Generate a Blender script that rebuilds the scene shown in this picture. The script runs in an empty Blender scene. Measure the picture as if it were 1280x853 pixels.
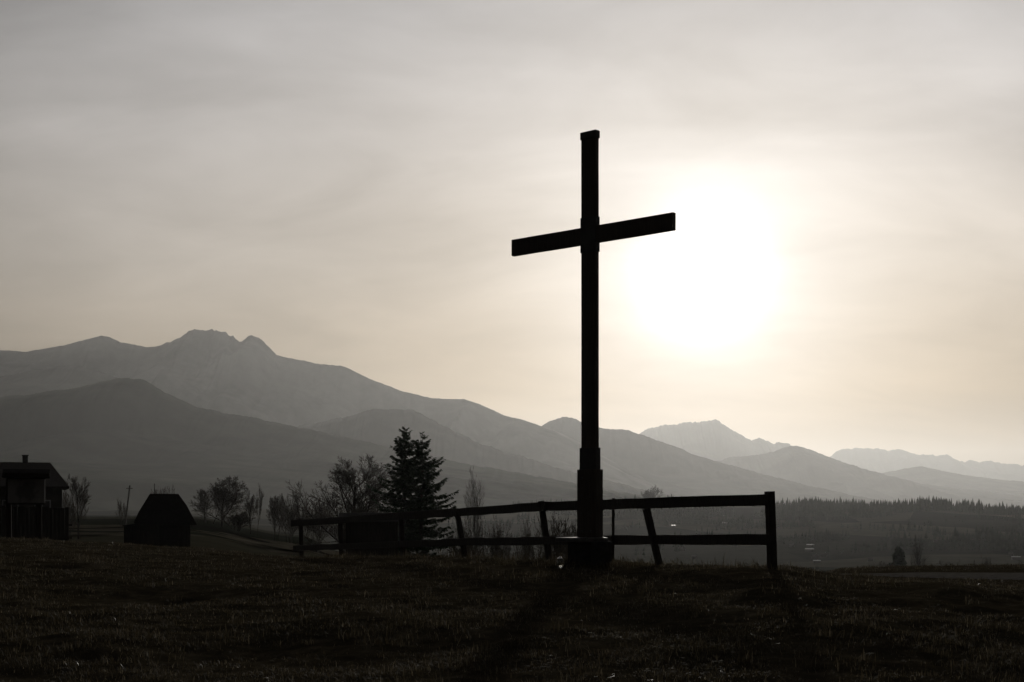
import bpy, bmesh, math, random
import numpy as np
from mathutils import Vector, Matrix

random.seed(11)
RNG = np.random.default_rng(5)
sc = bpy.context.scene
COL = sc.collection

# ------------------------------------------------------------------ camera
F = 1778.0            # focal length in pixels of the 1280 px wide photograph
HZ = 640.0            # horizon row
EYE = 1.6
cam_d = bpy.data.cameras.new('camera')
cam = bpy.data.objects.new('camera', cam_d)
COL.objects.link(cam)
cam.location = (0, 0, EYE)
cam.rotation_euler = (math.radians(90), 0, 0)
cam_d.sensor_width = 36.0
cam_d.lens = F / 1280 * 36.0
cam_d.shift_y = (HZ - 426.5) / 1280
cam_d.clip_start = 0.1
cam_d.clip_end = 90000
sc.camera = cam

# ------------------------------------------------------------------ sun and sky
SUN = Vector(((880 - 640) / F, 1.0, (HZ - 342) / F)).normalized()
SUN_EL = math.asin(SUN.z)
SUN_AZ = math.atan2(SUN.x, SUN.y)
sl = bpy.data.lights.new('sun', 'SUN')
sl.energy = 1.9
sl.angle = math.radians(1.4)
sl.color = (1.0, 0.945, 0.86)
so = bpy.data.objects.new('sun', sl)
COL.objects.link(so)
so.rotation_euler = SUN.to_track_quat('Z', 'Y').to_euler()
so.location = (40, 300, 60)

w = bpy.data.worlds.new('World')
sc.world = w
w.use_nodes = True
nt = w.node_tree
nt.nodes.clear()
def N(t, tree=None, **kw):
    n = (tree or nt).nodes.new(t)
    for k, v in kw.items():
        setattr(n, k, v)
    return n
def math_node(op, a, b=None, tree=None, clamp=False):
    tr = tree or nt
    n = tr.nodes.new('ShaderNodeMath'); n.operation = op; n.use_clamp = clamp
    for i, v in enumerate((a, b)):
        if v is None: continue
        if isinstance(v, (int, float)): n.inputs[i].default_value = v
        else: tr.links.new(v, n.inputs[i])
    return n.outputs[0]
out = N('ShaderNodeOutputWorld')
bg = N('ShaderNodeBackground')
bg.inputs['Strength'].default_value = 1.0
nt.links.new(bg.outputs[0], out.inputs['Surface'])
sky = N('ShaderNodeTexSky', sky_type='NISHITA', sun_disc=False)
sky.sun_elevation = SUN_EL
sky.sun_rotation = SUN_AZ
sky.air_density = 1.0; sky.dust_density = 4.0; sky.ozone_density = 1.0
tc = N('ShaderNodeTexCoord')
nrm = N('ShaderNodeVectorMath', operation='NORMALIZE')
nt.links.new(tc.outputs['Generated'], nrm.inputs[0])
dot = N('ShaderNodeVectorMath', operation='DOT_PRODUCT')
nt.links.new(nrm.outputs[0], dot.inputs[0])
dot.inputs[1].default_value = SUN
theta = math_node('MULTIPLY', math_node('ARCCOSINE', math_node('MINIMUM', dot.outputs['Value'], 1.0)), 180 / math.pi)
# thin veil of high cloud: brightness falls away from the sun
ramp = N('ShaderNodeValToRGB')
ramp.color_ramp.interpolation = 'B_SPLINE'
stops = [(0, .74), (4, .66), (8, .54), (13, .475), (18, .45), (24, .40), (30, .28), (40, .15), (60, .07), (90, .042), (180, .03)]
el = ramp.color_ramp.elements
while len(el) > 1: el.remove(el[0])
for i, (a, v) in enumerate(stops):
    e = el[0] if i == 0 else el.new(a / 180)
    e.position = a / 180
    e.color = (v, v, v, 1)
nt.links.new(math_node('DIVIDE', theta, 180.0), ramp.inputs[0])
# aureole of the veiled sun
g1 = math_node('MULTIPLY', math_node('EXPONENT', math_node('MULTIPLY', math_node('POWER', math_node('DIVIDE', theta, 1.9), 2.0), -1.0)), 1.3)
g2 = math_node('MULTIPLY', math_node('EXPONENT', math_node('MULTIPLY', math_node('DIVIDE', theta, 4.4), -1.0)), .54)
# cloud streaks, laid out on a flat layer overhead so that they foreshorten towards the horizon
sep = N('ShaderNodeSeparateXYZ')
nt.links.new(nrm.outputs[0], sep.inputs[0])
den = math_node('ADD', math_node('MAXIMUM', sep.outputs['Z'], 0.0), 0.34)
px = math_node('DIVIDE', sep.outputs['X'], den)
py = math_node('DIVIDE', sep.outputs['Y'], den)
cmb = N('ShaderNodeCombineXYZ')
nt.links.new(px, cmb.inputs[0]); nt.links.new(py, cmb.inputs[1])
mp = N('ShaderNodeMapping')
mp.inputs['Rotation'].default_value = (0, 0, math.radians(38))
mp.inputs['Scale'].default_value = (1.0, 1.9, 1)
nt.links.new(cmb.outputs[0], mp.inputs['Vector'])
def cloud_noise(scale, detail, rough, dist):
    n = N('ShaderNodeTexNoise'); n.noise_dimensions = '3D'
    n.inputs['Scale'].default_value = scale; n.inputs['Detail'].default_value = detail
    n.inputs['Roughness'].default_value = rough; n.inputs['Distortion'].default_value = dist
    nt.links.new(mp.outputs[0], n.inputs['Vector'])
    return n.outputs['Fac']
c1 = cloud_noise(1.1, 4, .5, .6)
c2 = cloud_noise(3.4, 6, .55, .5)
cl = math_node('ADD', math_node('MULTIPLY', math_node('SUBTRACT', c1, .5), 1.2), math_node('MULTIPLY', math_node('SUBTRACT', c2, .5), .65))
clm = math_node('ADD', cl, 1.0)
veil = math_node('MULTIPLY', ramp.outputs[0], clm)
glow = math_node('ADD', g1, g2)
# warm towards the horizon, greyer overhead
tint = N('ShaderNodeValToRGB')
te = tint.color_ramp.elements
te[0].position = 0.0; te[0].color = (.32, .22, .11, 1)
te[1].position = 0.36; te[1].color = (1.02, 1.01, 1.04, 1)
e = te.new(.08); e.color = (.62, .46, .28, 1)
e = te.new(.17); e.color = (.95, .86, .765, 1)
e = te.new(.25); e.color = (1.02, .97, .94, 1)
nt.links.new(sep.outputs['Z'], tint.inputs[0])
vm = N('ShaderNodeVectorMath', operation='SCALE')
white = N('ShaderNodeMix', data_type='RGBA')
nt.links.new(math_node('EXPONENT', math_node('MULTIPLY', math_node('POWER', math_node('DIVIDE', theta, 6.0), 2.0), -1.0)), white.inputs['Factor'])
nt.links.new(tint.outputs[0], white.inputs['A']); white.inputs['B'].default_value = (.92, .91, .90, 1)
nt.links.new(white.outputs['Result'], vm.inputs[0]); nt.links.new(veil, vm.inputs['Scale'])
gv = N('ShaderNodeVectorMath', operation='SCALE')
gv.inputs[0].default_value = (1.0, .99, .975)
nt.links.new(glow, gv.inputs['Scale'])
va = N('ShaderNodeVectorMath', operation='ADD')
nt.links.new(vm.outputs[0], va.inputs[0]); nt.links.new(gv.outputs[0], va.inputs[1])
sm = N('ShaderNodeVectorMath', operation='SCALE')
nt.links.new(sky.outputs[0], sm.inputs[0]); sm.inputs['Scale'].default_value = 0.025
mx = N('ShaderNodeMix', data_type='RGBA')
mx.inputs['Factor'].default_value = 0.90
nt.links.new(sm.outputs[0], mx.inputs['A']); nt.links.new(va.outputs[0], mx.inputs['B'])
nt.links.new(mx.outputs['Result'], bg.inputs['Color'])

sc.view_settings.view_transform = 'Standard'
sc.view_settings.look = 'None'
sc.view_settings.exposure = 0.0
sc.view_settings.gamma = 1.0
sc.view_settings.use_curve_mapping = False
sc.render.engine = 'CYCLES'
cy = sc.cycles
cy.use_denoising = True
cy.denoiser = 'OPENIMAGEDENOISE'
cy.max_bounces = 6; cy.diffuse_bounces = 3; cy.glossy_bounces = 3; cy.transmission_bounces = 6
cy.volume_bounces = 1; cy.transparent_max_bounces = 8
cy.sample_clamp_indirect = 4.0

# ------------------------------------------------------------------ helpers
def at(u, v, d):
    """photo pixel at depth d -> point in the scene"""
    return Vector(((u - 640) / F * d, d, EYE - (v - HZ) / F * d))

def hash2(ix, iy, seed):
    h = (ix.astype(np.int64) * 374761393 + iy.astype(np.int64) * 668265263 + seed * 2147483647) & 0xFFFFFFFF
    h = ((h ^ (h >> 13)) * 1274126177) & 0xFFFFFFFF
    h = h ^ (h >> 16)
    return (h & 0xFFFF) / 65535.0
def vnoise(x, y, seed=0):
    ix = np.floor(x); iy = np.floor(y)
    fx = x - ix; fy = y - iy
    fx = fx * fx * fx * (fx * (fx * 6 - 15) + 10); fy = fy * fy * fy * (fy * (fy * 6 - 15) + 10)
    a = hash2(ix, iy, seed); b = hash2(ix + 1, iy, seed); c = hash2(ix, iy + 1, seed); d = hash2(ix + 1, iy + 1, seed)
    return (a + (b - a) * fx) * (1 - fy) + (c + (d - c) * fx) * fy - 0.5
def fbm(x, y, octv=4, seed=0, gain=.5):
    s = 0; a = 1.0
    ca, sa = math.cos(.6), math.sin(.6)
    for i in range(octv):
        s = s + a * vnoise(x, y, seed + i * 17)
        x, y = (x * ca - y * sa) * 2.03 + 5.2, (x * sa + y * ca) * 2.03 - 3.1
        a *= gain
    return s
def ridged(x, y, octv=4, seed=0):
    s = 0; a = 1.0
    for i in range(octv):
        s = s + a * (1 - np.abs(vnoise(x, y, seed + i * 31)) * 4)
        x = x * 2.1 + 3.3; y = y * 2.1 - 1.7; a *= .5
    return s

def mesh_np(name, V, Fc, material, parent=None, smooth=False):
    """V (n,3) array, Fc (m,k) array of one polygon size"""
    V = np.asarray(V, dtype=np.float32); Fc = np.asarray(Fc, dtype=np.int32)
    me = bpy.data.meshes.new(name)
    k = Fc.shape[1]
    me.vertices.add(len(V)); me.vertices.foreach_set('co', V.ravel())
    me.loops.add(Fc.size); me.loops.foreach_set('vertex_index', Fc.ravel())
    me.polygons.add(len(Fc))
    me.polygons.foreach_set('loop_start', np.arange(0, Fc.size, k, dtype=np.int32))
    me.polygons.foreach_set('loop_total', np.full(len(Fc), k, dtype=np.int32))
    if smooth: me.polygons.foreach_set('use_smooth', np.ones(len(Fc), dtype=bool))
    me.update(calc_edges=True)
    me.materials.append(material)
    o = bpy.data.objects.new(name, me)
    COL.objects.link(o)
    if parent: o.parent = parent
    return o
def obj_bm(name, bm, material, parent=None, smooth=False):
    me = bpy.data.meshes.new(name)
    bm.normal_update(); bm.to_mesh(me); bm.free()
    if smooth:
        for p in me.polygons: p.use_smooth = True
    me.materials.append(material)
    o = bpy.data.objects.new(name, me)
    COL.objects.link(o)
    if parent: o.parent = parent
    return o
def tag(o, label=None, cat=None, group=None, kind=None):
    if label: o['label'] = label
    if cat: o['category'] = cat
    if group: o['group'] = group
    if kind: o['kind'] = kind
    return o
def thing(name, loc, label, cat, rz=0, group=None):
    o = bpy.data.objects.new(name, None)
    o.empty_display_size = .3
    COL.objects.link(o)
    o.location = loc; o.rotation_euler = (0, 0, rz)
    return tag(o, label, cat, group)
def box(bm, size, loc=(0, 0, 0), rot=None, bevel=0.0, jitter=0.0):
    M = Matrix.Translation(loc)
    if rot is not None: M = M @ rot.to_4x4()
    g = bmesh.ops.create_cube(bm, size=1.0)
    vs = g['verts']
    for v in vs:
        v.co = Vector((v.co.x * size[0], v.co.y * size[1], v.co.z * size[2]))
        if jitter: v.co += Vector([random.uniform(-jitter, jitter) for _ in range(3)])
    bmesh.ops.transform(bm, matrix=M, verts=vs)
    if bevel:
        es = list({e for v in vs for e in v.link_edges})
        bmesh.ops.bevel(bm, geom=es, offset=bevel, segments=2, profile=.6, affect='EDGES')
def beam(bm, a, b, wd, ht, up=Vector((0, 0, 1)), bevel=.006, wob=0.0):
    """timber from a to b, wd thick sideways, ht high, slightly uneven along its length"""
    a = Vector(a); b = Vector(b)
    d = (b - a); L = d.length; d.normalize()
    s = d.cross(up).normalized(); t = s.cross(d).normalized()
    n = max(2, int(L / .45)) if wob else 2
    rings = []
    for i in range(n):
        f = i / (n - 1)
        p = a.lerp(b, f)
        o1 = random.uniform(-wob, wob); o2 = random.uniform(-wob, wob)
        q = .5 * wd; r = .5 * ht
        e1 = random.uniform(-wob, wob); e2 = random.uniform(-wob, wob)
        c = min(q, r) * .22
        pts = [(-q + c, -r), (q - c, -r), (q, -r + c), (q, r - c), (q - c, r), (-q + c, r), (-q, r - c), (-q, -r + c)]
        rings.append([bm.verts.new(p + s * (x + o1) + t * (y + (e1 if y > 0 else e2))) for x, y in pts])
    for k in range(n - 1):
        for j in range(8):
            bm.faces.new((rings[k][j], rings[k][(j + 1) % 8], rings[k + 1][(j + 1) % 8], rings[k + 1][j]))
    bm.faces.new(rings[0][::-1]); bm.faces.new(rings[-1])
    bmesh.ops.recalc_face_normals(bm, faces=bm.faces[:])

class Tubes:
    def __init__(self): self.V = []; self.Q = []; self.n = 0
    def add(self, p0, p1, r0, r1, k):
        d = p1 - p0
        L = d.length
        if L < 1e-6: return
        d = d / L
        s = d.orthogonal().normalized(); t = d.cross(s)
        for p, r in ((p0, r0), (p1, r1)):
            for j in range(k):
                a = 2 * math.pi * j / k
                q = p + (s * math.cos(a) + t * math.sin(a)) * r
                self.V.append((q.x, q.y, q.z))
        for j in range(k):
            self.Q.append((self.n + j, self.n + (j + 1) % k, self.n + k + (j + 1) % k, self.n + k + j))
        self.n += 2 * k
    def build(self, name, m, parent): return mesh_np(name, self.V, self.Q, m, parent, True)

# ------------------------------------------------------------------ materials
def mat(name, c1, c2=None, rough=.8, scale=4.0, stretch=(1, 1, 1), bump=0.0, detail=5, spec=.3, metallic=0.0, coords='Object', translucent=0.0):
    m = bpy.data.materials.new(name); m.use_nodes = True
    t = m.node_tree; b = t.nodes['Principled BSDF']
    b.inputs['Roughness'].default_value = rough
    b.inputs['Specular IOR Level'].default_value = spec
    b.inputs['Metallic'].default_value = metallic
    tcn = t.nodes.new('ShaderNodeTexCoord'); mpn = t.nodes.new('ShaderNodeMapping')
    mpn.inputs['Scale'].default_value = stretch
    t.links.new(tcn.outputs[coords], mpn.inputs['Vector'])
    nz = t.nodes.new('ShaderNodeTexNoise')
    nz.inputs['Scale'].default_value = scale; nz.inputs['Detail'].default_value = detail; nz.inputs['Roughness'].default_value = .6
    t.links.new(mpn.outputs[0], nz.inputs['Vector'])
    r = t.nodes.new('ShaderNodeValToRGB')
    r.color_ramp.elements[0].position = .32; r.color_ramp.elements[1].position = .70
    r.color_ramp.elements[0].color = (*c1, 1); r.color_ramp.elements[1].color = (*(c2 or [x * 1.5 for x in c1]), 1)
    t.links.new(nz.outputs['Fac'], r.inputs[0]); t.links.new(r.outputs[0], b.inputs['Base Color'])
    if bump:
        bp = t.nodes.new('ShaderNodeBump'); bp.inputs['Strength'].default_value = bump; bp.inputs['Distance'].default_value = .02
        t.links.new(nz.outputs['Fac'], bp.inputs['Height']); t.links.new(bp.outputs[0], b.inputs['Normal'])
    if translucent:
        tr = t.nodes.new('ShaderNodeBsdfTranslucent')
        t.links.new(r.outputs[0], tr.inputs['Color'])
        ms = t.nodes.new('ShaderNodeMixShader'); ms.inputs[0].default_value = translucent
        t.links.new(b.outputs[0], ms.inputs[1]); t.links.new(tr.outputs[0], ms.inputs[2])
        t.links.new(ms.outputs[0], t.nodes['Material Output'].inputs['Surface'])
    return m
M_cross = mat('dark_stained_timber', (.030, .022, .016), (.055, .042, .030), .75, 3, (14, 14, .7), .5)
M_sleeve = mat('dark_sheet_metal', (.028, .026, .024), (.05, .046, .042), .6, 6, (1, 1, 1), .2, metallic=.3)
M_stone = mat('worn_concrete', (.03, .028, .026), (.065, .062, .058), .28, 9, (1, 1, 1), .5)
M_plinth = mat('darkened_concrete', (.014, .013, .012), (.03, .028, .026), .9, 9, (1, 1, 1), .5, spec=.1)  # block colour darkened apart from the slab to merge with the black ground
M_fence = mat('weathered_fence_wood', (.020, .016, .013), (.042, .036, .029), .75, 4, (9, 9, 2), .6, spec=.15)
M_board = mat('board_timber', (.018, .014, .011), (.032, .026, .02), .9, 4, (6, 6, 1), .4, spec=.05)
M_bark = mat('bark', (.030, .025, .020), (.06, .05, .042), .9, 6, (1, 1, .3), .4)
M_birch = mat('pale_bark', (.07, .062, .055), (.16, .15, .135), .85, 5, (1, 1, .6), .3)
M_twig = mat('twigs', (.030, .024, .019), (.055, .045, .036), .9, 2)
M_needle = mat('spruce_needles', (.012, .022, .012), (.03, .045, .022), .8, 1.5, translucent=.12)
M_forest = mat('far_forest', (.012, .02, .012), (.03, .04, .022), 1.0, .05, spec=0)
M_shrub = mat('shrub_twigs', (.035, .027, .020), (.06, .048, .034), .9, 2)
M_wall = mat('house_wall', (.05, .044, .038), (.075, .068, .058), .9, 2, spec=.1)
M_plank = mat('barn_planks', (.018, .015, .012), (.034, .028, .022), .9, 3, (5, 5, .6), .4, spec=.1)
M_roof = mat('house_roof', (.032, .027, .024), (.055, .046, .04), .9, 5, (1, 4, 1), .3, spec=.1)
M_barnroof = mat('barn_roof', (.014, .012, .010), (.024, .02, .018), .95, 5, (1, 3, 1), .3, spec=.05)
M_white = mat('white_paint', (.20, .195, .19), (.30, .295, .29), .7, 3)
M_glass = mat('dark_window_glass', (.02, .02, .022), (.03, .03, .032), .08, 2, spec=.6)
M_metalroof = mat('pale_metal_roof', (.10, .097, .095), (.18, .175, .17), .45, 3, metallic=.6)
M_plaster = mat('pale_plaster', (.05, .047, .04), (.10, .09, .08), .9, 2)
M_brass = mat('polished_metal', (.6, .58, .54), (.75, .73, .7), .15, 8, metallic=1.0)

# ------------------------------------------------------------------ terrain
DK = [0.3, 8, 12, 18, 20.5, 23, 26, 30, 33, 36, 40, 45, 55, 70, 100, 150, 200, 300, 500, 700, 1000, 1500, 1850, 2300, 3000, 4500, 8000, 40000]
FARV = {45: -.9, 55: -1.8, 70: -3.2, 100: -5.6, 150: -9, 200: -12, 300: -17, 500: -25, 700: -28, 1000: -28, 1500: -18, 1850: -6}
def colz(near, ridge, far=FARV):
    tab = {.3: 0, 8: .12, **near}
    for k, v in far.items(): tab.setdefault(k, v)
    tab[2300] = ridge; tab[3000] = ridge * .4; tab[4500] = -5; tab[8000] = -5; tab[40000] = -5
    ks = sorted(tab)
    return np.interp(np.log(DK), np.log(ks), [tab[k] for k in ks])
LEFT1 = {150: -.3, 200: .2, 300: 1.0, 500: 1.5, 700: 2, 1000: 2, 1500: 2, 1850: 4}
LEFT2 = {150: -.6, 200: -.2, 300: .3, 500: -.5, 700: -2, 1000: -4, 1500: -3, 1850: 0}
LEFT3 = {100: -2.0, 150: -2.7, 200: -3.1, 300: -3.6, 500: -7, 700: -10, 1000: -12, 1500: -8, 1850: 0}
TU = [-500, 0, 120, 230, 377, 430, 503, 580, 682, 737, 820, 963, 1060, 1130, 1280, 1700]
TZ = np.array([
    colz({12: .28, 18: .52, 23: .68, 30: .82, 36: .9, 45: .85, 55: .5, 70: .1, 100: -.3}, 6, LEFT1),
    colz({12: .26, 18: .50, 23: .66, 30: .80, 36: .87, 40: .87, 45: .75, 55: .35, 70: 0, 100: -.4}, 6, LEFT1),
    colz({12: .26, 18: .49, 23: .64, 30: .77, 36: .80, 40: .74, 45: .55, 55: 0, 70: -.4, 100: -.75}, 6, LEFT2),
    colz({12: .26, 18: .48, 23: .62, 30: .69, 36: .69, 40: .6, 45: .4, 55: -.2, 70: -.6, 100: -.95}, 4, LEFT2),
    colz({12: .26, 18: .49, 23: .62, 30: .60, 36: .42, 40: .30, 45: .05, 55: -.5, 70: -1.3}, 3, LEFT3),
    colz({12: .26, 18: .50, 23: .64, 30: .62, 33: .56, 36: .44, 40: .2, 45: -.1, 55: -.8, 70: -1.7, 100: -2.6, 150: -3.6, 200: -4.6, 300: -7}, 3),
    colz({12: .27, 18: .51, 23: .66, 30: .64, 33: .54, 36: .36, 40: .05, 45: -.35, 55: -1.1, 70: -2.1, 100: -3.3, 150: -5.2, 200: -7, 300: -10}, 3),
    colz({12: .27, 18: .54, 23: .68, 26: .70, 30: .67, 33: .45, 36: .15, 40: -.2, 45: -.6, 55: -1.4}, 3),
    colz({12: .28, 18: .58, 23: .73, 26: .71, 30: .5, 36: -.05, 40: -.4}, 4),
    colz({12: .28, 18: .60, 23: .75, 26: .70, 30: .42, 36: -.15, 40: -.5}, 8),
    colz({12: .29, 18: .64, 20.5: .74, 23: .75, 26: .62, 30: .28, 36: -.25, 40: -.6}, 16),
    colz({12: .30, 18: .72, 20.5: .78, 23: .66, 26: .48, 30: .15, 36: -.3, 40: -.6}, 13),
    colz({12: .30, 18: .66, 20.5: .65, 23: .54, 26: .38, 30: .23, 33: .19, 36: .16, 40: .02, 45: -.6}, 11),
    colz({12: .30, 18: .63, 20.5: .56, 23: .43, 26: .28, 30: .19, 33: .19, 36: .21, 40: .10, 45: -.6}, 11),
    colz({12: .28, 18: .56, 20.5: .48, 23: .36, 26: .22, 30: .16, 33: .18, 36: .22, 40: .12, 45: -.5}, 0),
    colz({12: .26, 18: .45, 20.5: .44, 23: .36, 26: .28, 30: .2, 33: .2, 36: .26, 40: .12, 45: -.4}, 5)])
TUa = np.array(TU, float); LDK = np.log(np.array(DK))
def road_mask(x, y):
    """1 on the gravel road right of the knoll"""
    yc = 31.6 + .02 * (x - 12)
    return np.clip((2.0 - np.abs(y - yc)) / .6, 0, 1) * np.clip((x - 5.0) / 2.5, 0, 1)
MOUNDS = [(at(965, 757, 16.4), .45, .11), (at(190, 740, 18.5), .8, -.10), (at(300, 810, 13.2), .9, -.09), (at(70, 712, 24), 1.3, .10), (at(530, 806, 13.2), .5, -.07), (at(1180, 745, 18), 1.0, .07), (at(840, 770, 15.6), .6, .06), (at(430, 775, 15.4), .7, .07), (at(120, 800, 13.6), .6, .08), (at(1080, 800, 13.6), .7, .07)]
def terrain(x, y, bumps=True):
    x = np.asarray(x, float); y = np.asarray(y, float)
    d = np.maximum(np.hypot(x, y), .3)
    az = np.arctan2(x, y)
    u = 640 + F * np.tan(np.clip(az, -.66, .66))
    u = np.clip(u, TUa[0], TUa[-1] - .01)
    dep = np.where(y > .7 * d, np.maximum(y, .3), d)
    def samp(uu, dd):
        iu = np.clip(np.searchsorted(TUa, uu, side='right') - 1, 0, len(TUa) - 2)
        fu = (uu - TUa[iu]) / (TUa[iu + 1] - TUa[iu]); fu = fu * fu * (3 - 2 * fu)
        l = np.log(dd)
        k = np.clip(np.searchsorted(LDK, l, side='right') - 1, 0, len(LDK) - 2)
        fd = np.clip((l - LDK[k]) / (LDK[k + 1] - LDK[k]), 0, 1)
        a = TZ[iu, k] * (1 - fd) + TZ[iu, k + 1] * fd
        b = TZ[iu + 1, k] * (1 - fd) + TZ[iu + 1, k + 1] * fd
        return a * (1 - fu) + b * fu
    z = .5 * samp(u, dep) + .25 * samp(u, dep * .955) + .25 * samp(u, dep * 1.045)
    if bumps:
        near = np.clip((60 - d) / 30, 0, 1) * (1 - .75 * np.clip((x - 5) / 2, 0, 1) * np.clip((y - 22) / 4, 0, 1))
        rm = 1 - road_mask(x, y)
        z = z + near * rm * (.06 * fbm(x * .7, y * .55, 3, 3) + .042 * fbm(x * 2.1, y * 2.3, 4, 9) )
        for c, r, h in MOUNDS:
            z = z + h * np.exp(-((x - c.x) ** 2 + ((y - c.y) * .8) ** 2) / (r * r))
        z = z + np.clip((d - 60) / 300, 0, 1) * 1.6 * fbm(x / 90, y / 90, 3, 21)
        z = z + np.clip((d - 350) / 700, 0, 1) * np.clip((3200 - d) / 600, 0, 1) * 7.0 * fbm(x / 330, y / 260, 3, 27)
        z = z - .01 * road_mask(x, y)
    return z
def gz(x, y): return float(terrain(np.array([x]), np.array([y]))[0])
def ground_at(u, d):
    x = (u - 640) / F * d
    return Vector((x, d, gz(x, d)))

# ground sheet: rings and spokes, dense where the hill is seen closely
a_in = np.radians(np.linspace(-25, 25, 520))
a_out = np.radians(np.concatenate([np.linspace(27, 60, 14), np.linspace(66, 294, 40), np.linspace(300, 333, 14)]))
ang = np.concatenate([a_in, a_out]); nA = len(ang)
rad = np.concatenate([np.linspace(.4, 7, 14), np.geomspace(7.15, 46, 300)[0:], np.geomspace(47.5, 29500, 150)]); nR = len(rad)
R_, A_ = np.meshgrid(rad, ang, indexing='ij')
X = R_ * np.sin(A_); Y = R_ * np.cos(A_)
Z = terrain(X.ravel(), Y.ravel()).reshape(X.shape)
V = np.stack([X, Y, Z], -1).reshape(-1, 3)
i0 = (np.arange(nR - 1)[:, None] * nA + np.arange(nA)[None, :])
i1 = (np.arange(nR - 1)[:, None] * nA + (np.arange(nA)[None, :] + 1) % nA)
FQ = np.stack([i0, i0 + nA, i1 + nA, i1], -1).reshape(-1, 4)
V = np.vstack([V, [[0, 0, gz(0, .01)]]])

def ground_material():
    m = bpy.data.materials.new('hillside_soil_and_fields'); m.use_nodes = True
    t = m.node_tree; b = t.nodes['Principled BSDF']
    b.inputs['Roughness'].default_value = 1.0; b.inputs['Specular IOR Level'].default_value = .0
    geo = t.nodes.new('ShaderNodeNewGeometry')
    def nz(scale, det=6, rough=.6):
        n = t.nodes.new('ShaderNodeTexNoise'); n.inputs['Scale'].default_value = scale
        n.inputs['Detail'].default_value = det; n.inputs['Roughness'].default_value = rough
        t.links.new(geo.outputs['Position'], n.inputs['Vector']); return n
    def rp(src, stops):
        r = t.nodes.new('ShaderNodeValToRGB'); e = r.color_ramp.elements
        e[0].position, e[0].color = stops[0][0], (*stops[0][1], 1)
        e[1].position, e[1].color = stops[-1][0], (*stops[-1][1], 1)
        for p, c in stops[1:-1]:
            q = e.new(p); q.color = (*c, 1)
        t.links.new(src, r.inputs[0]); return r
    n1 = nz(3.5, 8, .7); n2 = nz(.5, 4)
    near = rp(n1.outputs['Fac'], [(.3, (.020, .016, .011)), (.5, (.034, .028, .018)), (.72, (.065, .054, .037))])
    vor = t.nodes.new('ShaderNodeTexVoronoi'); vor.inputs['Scale'].default_value = .0065
    mpn = t.nodes.new('ShaderNodeMapping'); mpn.inputs['Scale'].default_value = (1, .55, 1); mpn.inputs['Rotation'].default_value = (0, 0, .35)
    t.links.new(geo.outputs['Position'], mpn.inputs['Vector']); t.links.new(mpn.outputs[0], vor.inputs['Vector'])
    sepc = t.nodes.new('ShaderNodeSeparateColor'); t.links.new(vor.outputs['Color'], sepc.inputs[0])
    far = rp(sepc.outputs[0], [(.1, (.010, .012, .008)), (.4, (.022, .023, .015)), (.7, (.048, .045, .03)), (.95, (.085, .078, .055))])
    n3 = nz(.04, 6); mul = t.nodes.new('ShaderNodeMix'); mul.data_type = 'RGBA'; mul.blend_type = 'MULTIPLY'; mul.inputs['Factor'].default_value = .8
    r3 = rp(n3.outputs['Fac'], [(.3, (.45, .45, .45)), (.7, (1, 1, 1))])
    t.links.new(far.outputs[0], mul.inputs['A']); t.links.new(r3.outputs[0], mul.inputs['B'])
    ln = t.nodes.new('ShaderNodeVectorMath'); ln.operation = 'LENGTH'; t.links.new(geo.outputs['Position'], ln.inputs[0])
    mr = t.nodes.new('ShaderNodeMapRange'); mr.inputs['From Min'].default_value = 55; mr.inputs['From Max'].default_value = 110
    t.links.new(ln.outputs['Value'], mr.inputs['Value'])
    mixn = t.nodes.new('ShaderNodeMix'); mixn.data_type = 'RGBA'
    t.links.new(mr.outputs[0], mixn.inputs['Factor']); t.links.new(near.outputs[0], mixn.inputs['A']); t.links.new(mul.outputs['Result'], mixn.inputs['B'])
    t.links.new(mixn.outputs['Result'], b.inputs['Base Color'])
    bp = t.nodes.new('ShaderNodeBump'); bp.inputs['Strength'].default_value = .6; bp.inputs['Distance'].default_value = .03
    n4 = nz(14, 6, .7); t.links.new(n4.outputs['Fac'], bp.inputs['Height']); t.links.new(bp.outputs[0], b.inputs['Normal'])
    return m
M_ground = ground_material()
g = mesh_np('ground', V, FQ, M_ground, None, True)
tag(g, 'rough dark grassy hillside sloping into the hazy valley', 'ground', kind='structure')
# small cap closing the middle of the sheet below the camera
capv = np.vstack([V[:nA], V[-1:]])
capf = np.array([(nA, (i + 1) % nA, i) for i in range(nA)])
cap = mesh_np('ground_cap', capv, capf, M_ground, g, True)

# gravel road right of the knoll
M_gravel = mat('pale_gravel', (.06, .056, .05), (.12, .112, .10), 1.0, 6, (1, 1, 1), .4, spec=0)
rx = np.linspace(6.6, 60, 160); rw = np.linspace(-1.55, 1.55, 10)
RX, RW = np.meshgrid(rx, rw, indexing='ij')
taper = np.clip((RX - 6.5) / 3, .15, 1)
RY = 31.6 + .02 * (RX - 12) + RW * taper + .12 * fbm(RX * .6, RW * 0 + 2, 2, 4)
RZ = terrain(RX.ravel(), RY.ravel()).reshape(RX.shape) + .03 - .02 * np.abs(RW / 1.55) ** 3
nW = len(rw)
ii = (np.arange(len(rx) - 1)[:, None] * nW + np.arange(nW - 1)[None, :])
tag(mesh_np('gravel_road', np.stack([RX, RY, RZ], -1).reshape(-1, 3), np.stack([ii, ii + nW, ii + nW + 1, ii + 1], -1).reshape(-1, 4), M_gravel, None, True),
    'pale gravel road crossing behind the grassy knoll', 'road', kind='structure')
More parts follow.
